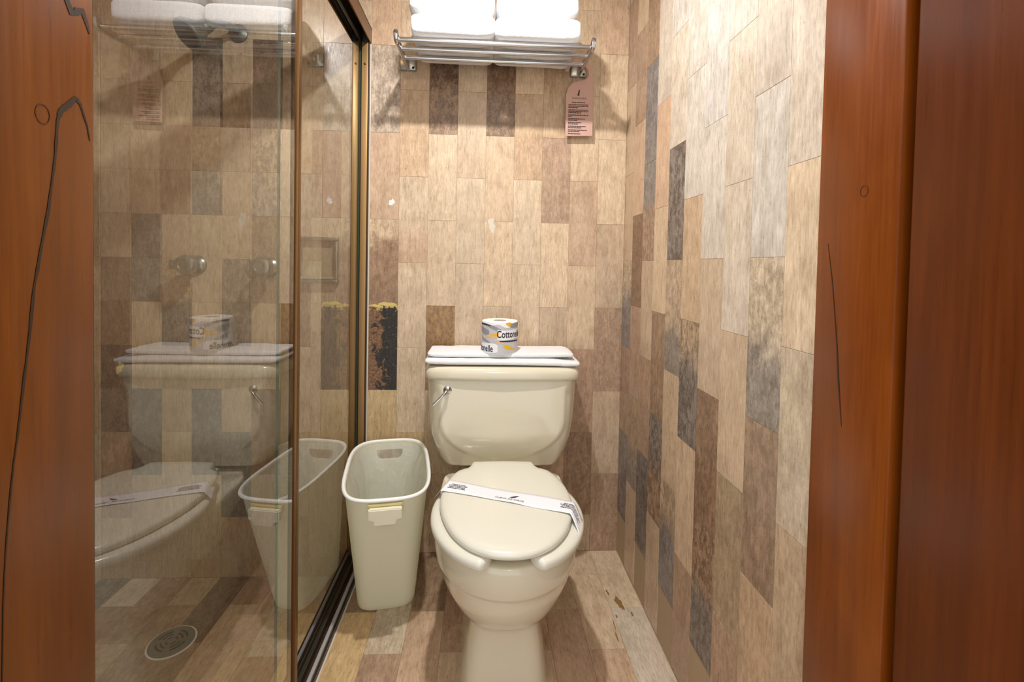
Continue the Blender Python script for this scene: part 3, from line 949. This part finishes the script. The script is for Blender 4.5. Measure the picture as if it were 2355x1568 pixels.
def catmull(P, sub=6):
    R = []
    for i in range(len(P) - 1):
        p0 = P[max(i - 1, 0)]; p1 = P[i]; p2 = P[i + 1]; p3 = P[min(i + 2, len(P) - 1)]
        if i == 0: p0 = (-P[1][0], P[1][1])
        for k in range(sub):
            t = k / sub
            R.append(tuple(0.5 * ((2 * p1[j]) + (-p0[j] + p2[j]) * t + (2 * p0[j] - 5 * p1[j] + 4 * p2[j] - p3[j]) * t * t + (-p0[j] + 3 * p1[j] - 3 * p2[j] + p3[j]) * t ** 3) for j in (0, 1)))
    R.append(P[-1])
    return R


half = [(x * 0.985, y + 0.008 * sstep(1.25, 1.0, y)) for x, y in half]
hc = catmull(half)
outl = [(x, y) for x, y in hc] + [(-x, y) for x, y in hc[-2:0:-1]]
LZ = RZ + 0.0270
loops = []
for z, s in ((LZ, 0.955), (LZ + 0.001, 0.975), (LZ + 0.005, 0.995), (LZ + 0.010, 1.0), (LZ + 0.015, 0.990), (LZ + 0.0185, 0.968), (LZ + 0.0205, 0.93), (LZ + 0.0215, 0.85), (LZ + 0.0222, 0.6), (LZ + 0.0226, 0.3)):
    loops.append([Vector((TX + x * s, 1.17 + (y - 1.17) * s, z)) for x, y in outl])
G().loft(loops).build('seat_lid', M['seat'], tw, angle=60)
for s in (-1, 1):
    G().tube([(TX + s * 0.055, 1.408, RZ + 0.012), (TX + s * 0.095, 1.408, RZ + 0.012)], 0.010, 14).build('hinge', M['seat'], tw)

# paper strip over the lid
LT = LZ + 0.0226
A_, B_ = Vector((-0.0975, 1.237, 0)), Vector((0.244, 1.108, 0))
SD = (B_ - A_).normalized(); SN = Vector((-SD.y, SD.x, 0))
SL = (B_ - A_).length


def strip_pt(u, v, lift=0.0):
    """u along the strip (0..1), v across (-0.5..0.5)"""
    p = A_ + SD * (u * SL) + SN * (v * 0.060)
    z = LT + 0.0012 + 0.0030 * math.exp(-((u - 0.56) / 0.10) ** 2) * (0.5 - v) + 0.0012 * math.sin(u * 9 + v * 2)
    if u > 0.955:
        k = (u - 0.955) / 0.30
        p += SN * (-0.10 * k) - SD * (0.030 * k)
        z -= 0.085 * k * (0.6 + k)
    if u < 0.02:
        k = (0.02 - u) / 0.09
        p += SD * 0.01 * k
        z -= 0.030 * k
    return Vector((p.x, p.y, z + lift))


v, f = [], []
nu, nv = 90, 6
for i in range(nu + 1):
    for j in range(nv + 1):
        v.append(strip_pt(-0.05 + 1.125 * i / nu, -0.5 + j / nv))
for i in range(nu):
    for j in range(nv):
        a = i * (nv + 1) + j
        f.append((a, a + 1, a + nv + 2, a + nv + 1))
psr = empty('paper_strip', (0.07, 1.17, LT), 'white printed paper band laid across the closed toilet lid', 'paper band')
po = make('band', v, f, M['paper'], psr)
sm = po.modifiers.new('thickness', 'SOLIDIFY'); sm.thickness = 0.0003


def on_strip(g, V, Fc, u0, v0, rot=0.0):
    P = []
    for p in V:
        x, y = p.x * math.cos(rot) - p.y * math.sin(rot), p.x * math.sin(rot) + p.y * math.cos(rot)
        P.append(strip_pt(u0 + x / SL, v0 + y / 0.060, 0.0007))
    g.add(P, Fc)


g = G()
V, Fc = text_geo('CUEVA DE CIRCE', 0.0098)
on_strip(g, V, Fc, 0.525, -0.30)
on_strip(g, [Vector(q) for q in ((-0.010, 0, 0), (0.000, 0.0, 0), (0.005, 0.004, 0), (0.012, 0.015, 0), (0.001, 0.010, 0))], [(0, 1, 2, 3, 4)], 0.545, -0.10)
g.build('lettering', M['ink'], psr, smooth=False)


def bars(place, widths, y0, dy, bh, center=True, seedv=1, x_left=0.0):
    """lines too small to read: rows of short word marks"""
    r = random.Random(seedv); g = G()
    for i, w in enumerate(widths):
        x = -w / 2 if center else x_left
        end = x + w; y = y0 - i * dy
        while x < end - 0.001:
            ww = min(r.uniform(0.0022, 0.0062), end - x)
            q = [(x, y), (x + ww, y), (x + ww, y + bh), (x, y + bh)]
            place(g, [Vector((a, b, 0)) for a, b in q])
            x += ww + 0.0009
    return g


g = bars(lambda g, q: on_strip(g, q, [(0, 1, 2, 3)], 0.12, 0.0), [0.040, 0.052, 0.046, 0.050], 0.008, 0.0065, 0.0028, seedv=3)
g.build('small_print', M['ink'], psr, smooth=False)
g = bars(lambda g, q: on_strip(g, q, [(0, 1, 2, 3)], 0.955, 0.0), [0.046, 0.062, 0.052, 0.056], 0.010, 0.0065, 0.0030, seedv=5)
g.build('small_print', M['ink'], psr, smooth=False)

# ------------------------------------------------------------------ towels
def superbox(cx, cy, cz, a, b, c, e1, e2, amp=0.002, freq=18, seed=0, nu=72, nv=36, sag=0.0, wave=None):
    loops = []
    def pw(x, e): return math.copysign(abs(x) ** e, x)
    for i in range(nv + 1):
        ph = -math.pi / 2 + math.pi * (0.02 + 0.96 * i / nv)
        P = []
        for j in range(nu):
            th = 2 * math.pi * j / nu
            p = Vector((a * pw(math.cos(ph), e1) * pw(math.cos(th), e2), b * pw(math.cos(ph), e1) * pw(math.sin(th), e2), c * pw(math.sin(ph), e1)))
            n = noise.noise_vector(p * freq + Vector((seed * 7.1, seed * 3.3, 0))) * amp
            p += n
            if wave: p.z += wave(p.x, p.y)
            P.append(p + Vector((cx, cy, cz)))
        loops.append(P)
    return G().loft(loops)


def shelf_towel(x0, x1, z0, z1, seed, label, y0=1.406, y1=1.632, ext=0):
    g = superbox((x0 + x1) / 2, (y0 + y1) / 2, (z0 + z1) / 2, (x1 - x0) / 2, (y1 - y0) / 2, (z1 - z0) / 2, 0.42, 0.15, 0.0035, 14, seed, 110, 44)
    o = g.build('bath_towel', M['terry'], None, origin=((x0 + x1) / 2, (y0 + y1) / 2, z0), angle=80)
    setp(o, label, 'towel', 'folded bath towels on the shelf')


shelf_towel(-0.229, 0.024, 1.7085, 1.783, 1, 'folded white bath towel, lower left of the four on the shelf')
shelf_towel(0.022, 0.287, 1.7085, 1.783, 2, 'folded white bath towel, lower right of the four on the shelf')
shelf_towel(-0.238, 0.022, 1.785, 1.866, 3, 'folded white bath towel, upper left of the four on the shelf', y0=1.418)
shelf_towel(0.026, 0.280, 1.785, 1.866, 4, 'folded white bath towel, upper right of the four on the shelf', y0=1.418)

w1 = lambda x, y: 0.0018 * math.sin(x * 22) + 0.0012 * math.sin(x * 47 + 1)
g = superbox(TX - 0.001, 1.535, 0.7222, 0.246, 0.082, 0.0098, 0.45, 0.10, 0.0016, 30, 5, 140, 16, wave=w1)
o = g.build('hand_towel', M['terry'], None, origin=(TX, 1.535, 0.711), angle=80)
setp(o, 'thin folded white hand towel lying directly on the toilet tank lid', 'towel', 'hand towels on the tank')
w2 = lambda x, y: 0.0016 * math.sin(x * 19 + 2) + 0.0012 * math.sin(x * 41) - 0.004 * math.exp(-((x + 0.003) / 0.07) ** 2)
g = superbox(TX - 0.006, 1.550, 0.7435, 0.236, 0.070, 0.0090, 0.45, 0.10, 0.0016, 30, 6, 140, 16, wave=w2)
o = g.build('hand_towel', M['terry'], None, origin=(TX, 1.55, 0.736), angle=80)
setp(o, 'upper folded white hand towel under the toilet paper roll', 'towel', 'hand towels on the tank')

# ------------------------------------------------------------------ toilet paper roll
RC = Vector((0.0585, 1.524, 0.7450)); RRAD = 0.0595; RH = 0.105
rl = empty('toilet_paper_roll', RC, 'wrapped toilet paper roll with grey and amber print on the tank towels', 'toilet paper')
G().lathe([(0.020, 0.001), (RRAD - 0.004, 0.0), (RRAD - 0.001, 0.002), (RRAD, 0.006), (RRAD, RH - 0.006), (RRAD - 0.001, RH - 0.002), (RRAD - 0.004, RH), (0.020, RH - 0.001)], RC, (0, 0, 1), 64).build('wrapper', M['tissue'], rl)
G().lathe([(0.0205, RH - 0.0012), (0.0205, RH - 0.0006), (0.004, RH - 0.0008)], RC, (0, 0, 1), 24).build('core_hole', M['mgrey'], rl)


def on_roll(x, z, lift):
    a = x / RRAD
    return Vector((RC.x + (RRAD + lift) * math.sin(a), RC.y - (RRAD + lift) * math.cos(a), RC.z + z))


def roll_patch(name, top, bot, mat, lift, n=24):
    """patch between two curves given as lists of (x, z)"""
    top = catmull([tuple(p) for p in top], 6); bot = catmull([tuple(p) for p in bot], 6)
    g = G(); L = []
    for (xa, za), (xb, zb) in zip(top, bot):
        L.append([on_roll(xa + (xb - xa) * k / 4, za + (zb - za) * k / 4, lift) for k in range(5)])
    g.loft(L, False, False, closed=False)
    return g.build(name, mat, rl)


def px_roll(px, py):
    s = (px - 1149.5) / 43.0                         # print measured across the roll as seen
    x = RRAD * math.asin(max(-0.995, min(0.995, s)))
    # angular offset of the viewer towards the roll
    return (x + 0.0, RH * (1 - (py - 744) / 75.0))


def pr(L): return [px_roll(a, b) for a, b in L]


roll_patch('print_patch', pr([(1108, 752), (1125, 754), (1145, 750), (1165, 757), (1191, 752)]), pr([(1108, 812), (1125, 816), (1145, 817), (1165, 817), (1191, 813)]), M['lgrey'], 0.0002)
roll_patch('print_patch', pr([(1107.5, 748), (1118, 749), (1135, 753), (1150, 760), (1160, 765)]), pr([(1107.5, 750), (1118, 754), (1135, 762), (1150, 768), (1160, 767)]), M['mgrey'], 0.0004)
roll_patch('print_patch', pr([(1172, 748), (1180, 747), (1191, 746)]), pr([(1172, 757), (1180, 758), (1191, 755)]), M['mgrey'], 0.0004)
roll_patch('print_patch', pr([(1108, 757), (1114, 760), (1124, 764)]), pr([(1108, 766), (1114, 775), (1124, 776)]), M['mgrey'], 0.0004)
roll_patch('print_patch', pr([(1119, 776), (1130, 771), (1145, 766)]), pr([(1119, 779), (1130, 781), (1145, 779)]), M['pale_amber'], 0.0005)
roll_patch('print_patch', pr([(1130, 774), (1137, 771), (1146, 768)]), pr([(1130, 775), (1137, 776), (1146, 777)]), M['amber'], 0.0006)
roll_patch('print_patch', pr([(1110, 779), (1116, 784), (1126, 790)]), pr([(1110, 786), (1116, 791), (1126, 792)]), M['mgrey'], 0.0004)
roll_patch('print_patch', pr([(1108, 795), (1120, 793), (1136, 793), (1144, 797)]), pr([(1108, 814), (1120, 816), (1136, 814), (1144, 812)]), M['paper'], 0.0005)
roll_patch('print_patch', pr([(1143, 761), (1160, 763), (1175, 762), (1191, 760)]), pr([(1143, 784), (1160, 785), (1175, 784), (1191, 781)]), M['paper'], 0.0005)
roll_patch('print_patch', pr([(1162, 745.5), (1169, 744.5), (1175, 745.5)]), pr([(1163, 750), (1169, 754), (1174, 751)]), M['amber'], 0.0006)
roll_patch('print_patch', pr([(1156, 797), (1166, 796), (1178, 803), (1189, 810)]), pr([(1156, 801), (1166, 806), (1178, 808), (1189, 811)]), M['amber'], 0.0005)
roll_patch('print_patch', pr([(1133, 788), (1145, 787), (1160, 791)]), pr([(1133, 789), (1145, 792), (1160, 794)]), M['pale_amber'], 0.0005)
roll_patch('print_patch', pr([(1147, 786.5), (1160, 786), (1175, 786), (1190, 786)]), pr([(1149, 789), (1160, 789), (1175, 789), (1190, 789)]), M['ink'], 0.0007)
roll_patch('print_patch', pr([(1108, 748.5), (1118, 749.5), (1127, 752)]), pr([(1108, 752), (1118, 752.5), (1127, 754)]), M['ink'], 0.0007)


def roll_text(body, size, x_left, z, mat):
    V, Fc = text_geo(body, size, 'LEFT', 0.0005)
    g = G(); sx = 0.70
    g.add([on_roll(x_left + p.x * sx, z + p.y, 0.0010) for p in V], Fc)
    g.build('lettering', mat, rl, smooth=False)


roll_text('Cottonelle', 0.0315, px_roll(1141, 0)[0], px_roll(0, 779)[1], M['ink'])
roll_text('Cottonelle', 0.0300, px_roll(1136, 0)[0] - 0.0960, px_roll(0, 812)[1], M['ink'])

# ------------------------------------------------------------------ waste bin
BB = Vector((-0.3135, 1.628, 0.0))            # middle of the bin's back edge on the floor
ang = math.radians(9.5)
BY = Vector((-math.sin(ang), math.cos(ang), 0)); BX = Vector((math.cos(ang), math.sin(ang), 0))


def bin_loop(t, grow=0.0, dz=0.0, n=88, jig=None):
    yf = -(0.262 + (0.400 - 0.262) * t) - grow; yb = -0.012 + 0.006 * t + grow
    hw = 0.087 + (0.1185 - 0.087) * t + grow
    e = 4.6 - 0.9 * t
    c = (yf + yb) / 2; hl = (yb - yf) / 2
    P = []
    for k in range(n):
        a = 2 * math.pi * k / n; ca, sa = math.cos(a), math.sin(a)
        lx = hw * math.copysign(abs(ca) ** (2 / e), ca); ly = c + hl * math.copysign(abs(sa) ** (2 / e), sa)
        z = 0.004 + t * (0.398 + 0.010 * (ly - yf) / (yb - yf)) + dz
        p = BB + BX * lx + BY * ly + Vector((0, 0, z))
        if jig: p += jig(p, k)
        P.append(p)
    return P


bn = empty('waste_bin', BB + BY * (-0.15), 'tall cream plastic waste bin with a handle tab beside the toilet', 'waste bin')
outer = [bin_loop(0, -0.012, -0.0035), bin_loop(0, -0.004, -0.001), bin_loop(0.01, 0)] + [bin_loop(t) for t in (0.05, 0.15, 0.3, 0.5, 0.7, 0.85, 0.93, 1.0)]
inner = [bin_loop(t, -0.0035) for t in (1.0, 0.9, 0.7, 0.5, 0.3, 0.1, 0.02)]
body = G().loft(outer + inner).build('body', M['bin'], bn, angle=50)
# grip hole through the back
hc_ = BB + BY * (-0.008) + Vector((0, 0, 0.368))
cut = []
for dy in (-0.05, 0.04):
    L = []
    for lx, lz in ((-0.043, 0.016), (0.043, 0.016), (0.043, 0.0), (0.036, -0.012), (0.026, -0.016), (-0.026, -0.016), (-0.036, -0.012), (-0.043, 0.0)):
        L.append(hc_ + BX * lx + BY * dy + Vector((0, 0, lz)))
    cut.append(L)
co = G().loft(cut).build('cutter', M['bin'], None, smooth=False)
md = body.modifiers.new('hole', 'BOOLEAN'); md.operation = 'DIFFERENCE'; md.object = co; md.solver = 'EXACT'
dg = bpy.context.evaluated_depsgraph_get()
me2 = bpy.data.meshes.new_from_object(body.evaluated_get(dg))
body.modifiers.clear(); body.data = me2
bpy.data.objects.remove(co)
# rolled rim
rim = []
base_rim = bin_loop(1.0); up1 = bin_loop(1.0, 0.009); N = len(base_rim)
for k in range(N + 1):
    i = k % N
    c0 = base_rim[i]; out = (up1[i] - c0); out.z = 0
    out = out.normalized()
    rim.append([c0 + out * (0.003 + 0.0055 * math.cos(q)) + Vector((0, 0, 0.0010 + 0.0050 * math.sin(q))) for q in [2 * math.pi * j / 12 for j in range(12)]])
G().loft(rim, False, False).build('rim', M['rim'], bn, angle=80)
# front tab handle
fc = BB + BY * (-0.4105) + Vector((0, 0, 0.364))
bm = bmesh.new(); bmesh.ops.create_cube(bm, size=1)
for q in bm.verts: q.co = Vector((q.co.x * 0.086, q.co.y * 0.016, q.co.z * 0.044))
bmesh.ops.bevel(bm, geom=[e for e in bm.edges if abs(e.verts[0].co.z - e.verts[1].co.z) < 1e-6 and abs(e.verts[0].co.x - e.verts[1].co.x) < 1e-6 and e.verts[0].co.z < 0], offset=0.014, segments=5, affect='EDGES')
bmesh.ops.bevel(bm, geom=bm.edges[:], offset=0.0025, segments=2, affect='EDGES')
for q in bm.verts:
    p = q.co.copy(); p.y += p.z * -0.05
    q.co = fc + BX * p.x + BY * p.y + Vector((0, 0, p.z))
gg = G(); gg.frombm(bm); tb = gg.build('handle_tab', M['tab'], bn)
gy = G()
c0 = BB + BY * (-0.4045) + Vector((0, 0, 0.391))
gy.loft([[c0 + BX * (s * 0.045) + BY * d + Vector((0, 0, z)) for s, z, d in ((-1, -0.007, 0.0015), (1, -0.007, 0.0015), (1, 0.004, -0.003), (-1, 0.004, -0.003))], [c0 + BX * (s * 0.045) + BY * (d + 0.006) + Vector((0, 0, z)) for s, z, d in ((-1, -0.007, 0.0015), (1, -0.007, 0.0015), (1, 0.004, -0.003), (-1, 0.004, -0.003))]])
gy.build('hinge_strip', M['yellowing'], bn, smooth=False)


def crum(p, k):
    n = noise.noise_vector(p * 12) * 0.008 + noise.noise_vector(p * 30) * 0.002
    n.z *= 0.4
    return n


def crum_s(p, k): return noise.noise_vector(p * 26) * 0.0012


lo_ = [bin_loop(0.985, -0.0050), bin_loop(0.97, -0.0055)]
for t, gr in ((0.94, -0.010), (0.86, -0.018), (0.74, -0.026), (0.6, -0.032), (0.45, -0.036), (0.32, -0.042), (0.22, -0.055), (0.17, -0.08)):
    lo_.append(bin_loop(t, gr, jig=crum if t < 0.9 else crum_s))
o = G().loft(lo_, False, True).build('bin_liner', M['liner'], None, origin=tuple(BB + BY * (-0.17) + Vector((0, 0, 0.06))), angle=75)
setp(o, 'clear crumpled plastic bag lining the cream waste bin', 'bin liner')

# ------------------------------------------------------------------ towel shelf
ts = empty('towel_shelf', (0.027, D, 1.70), 'chrome three bar towel shelf on the back wall above the toilet', 'towel shelf')
AX0, AX1 = -0.270, 0.322
for y in (1.428, 1.485, 1.548):
    G().tube([(AX0 + 0.004, y, 1.7005), (AX1 - 0.004, y, 1.7005)], 0.0075, 16).build('bar', M['chrome'], ts)
for x, nm in ((AX0, 'l'), (AX1, 'r')):
    L = []
    for y, z, hh in ((1.405, 1.712, 0.006), (1.410, 1.709, 0.0135), (1.418, 1.704, 0.0175), (1.428, 1.699, 0.013), (1.45, 1.698, 0.0105), (1.55, 1.703, 0.011), (1.60, 1.708, 0.013), (1.632, 1.712, 0.018), (D - 0.0005, 1.716, 0.021)):
        L.append([Vector((x + 0.0065 * math.copysign(abs(math.cos(a)) ** 0.5, math.cos(a)), y, z + hh * math.copysign(abs(math.sin(a)) ** 0.5, math.sin(a)))) for a in [2 * math.pi * k / 20 for k in range(20)]])
    am = G().loft(L).build('arm', M['chrome'], ts, angle=50)
    G().box(x - 0.028, x + 0.028, D - 0.015, D - 0.0004, 1.695, 1.744, 0.004, 2).build('wall_plate', M['dull'], ts)
    G().lathe([(0.0045, 0), (0.0042, 0.0018), (0.0015, 0.002)], (x + 0.018, D - 0.0148, 1.703), (0, -1, 0), 14).build('set_screw', M['rubber'], ts)

# ------------------------------------------------------------------ hanging tag
tg = [(0.278, 1.485), (0.373, 1.488), (0.372, 1.657), (0.370, 1.694), (0.362, 1.722), (0.345, 1.742), (0.318, 1.752), (0.292, 1.746), (0.276, 1.728), (0.272, 1.708), (0.284, 1.706), (0.289, 1.719), (0.300, 1.731),
      (0.322, 1.737), (0.344, 1.731), (0.355, 1.713), (0.356, 1.695), (0.348, 1.683), (0.326, 1.677), (0.300, 1.668), (0.286, 1.653), (0.277, 1.625)]
TY = 1.6235
ht = empty('hang_tag', (0.325, TY, 1.485), 'pink printed card tag hanging from the right bracket of the towel shelf', 'tag')
G().prism([Vector((a, TY - (b - 1.62) * 0.0, b)) for a, b in tg], (0, 0.0009, 0)).build('card', M['pink'], ht, smooth=False)
g = G()
V, Fc = text_geo('CUEVA DE CIRCE', 0.0088)
g.add([Vector((0.324 + p.x * 0.72, TY - 0.0004, 1.613 + p.y)) for p in V], Fc)
g.add([Vector((0.324 + a, TY - 0.0004, 1.625 + b)) for a, b in ((-0.007, 0), (0.0, 0.0), (0.002, 0.018), (0.0, 0.023), (-0.003, 0.014))], [(0, 1, 2, 3, 4)])
g.build('lettering', M['brown_ink'], ht, smooth=False)


def tagplace(g, q): g.add([Vector((0.287 + p.x, TY - 0.0004, p.y)) for p in q], [(0, 1, 2, 3)])


y = 1.600
r5 = random.Random(11)
g = G()
for blk in ((0.046,), (0.070, 0.070, 0.034), (0.070, 0.070, 0.046), (0.070, 0.012), (0.060, 0.032), (0.046, 0.036), (0.062, 0.048), (0.066, 0.040), (0.044,)):
    gg = bars(tagplace, blk, y, 0.0050, 0.0030, center=False, seedv=r5.randint(0, 999), x_left=0.012 if len(blk) == 1 and y > 1.59 else 0.0)
    g.add(gg.v, gg.f)
    y -= 0.0050 * len(blk) + 0.0029
g.build('small_print', M['brown_ink'], ht, smooth=False)

# ------------------------------------------------------------------ ceiling light
cl = empty('ceiling_light', (CEIL_LAMP[0], CEIL_LAMP[1], TOP), 'round recessed ceiling light above the toilet room', 'ceiling light')
lx, ly, lz = CEIL_LAMP
G().lathe([(0.075, 0.0003), (0.074, 0.006), (0.058, 0.010), (0.055, 0.004)], (lx, ly, TOP), (0, 0, -1), 40).build('trim_ring', M['chrome'], cl)
pd = bpy.data.lights.new('ceiling_light_bulb', 'AREA')
pd.shape = 'DISK'; pd.size = 0.055
pd.energy = CEIL_POWER; pd.color = (1.0, 0.99, 0.975)
plo = bpy.data.objects.new('ceiling_light_bulb', pd)
plo.location = (0, 0, lz - TOP); plo.parent = cl
COL.objects.link(plo)
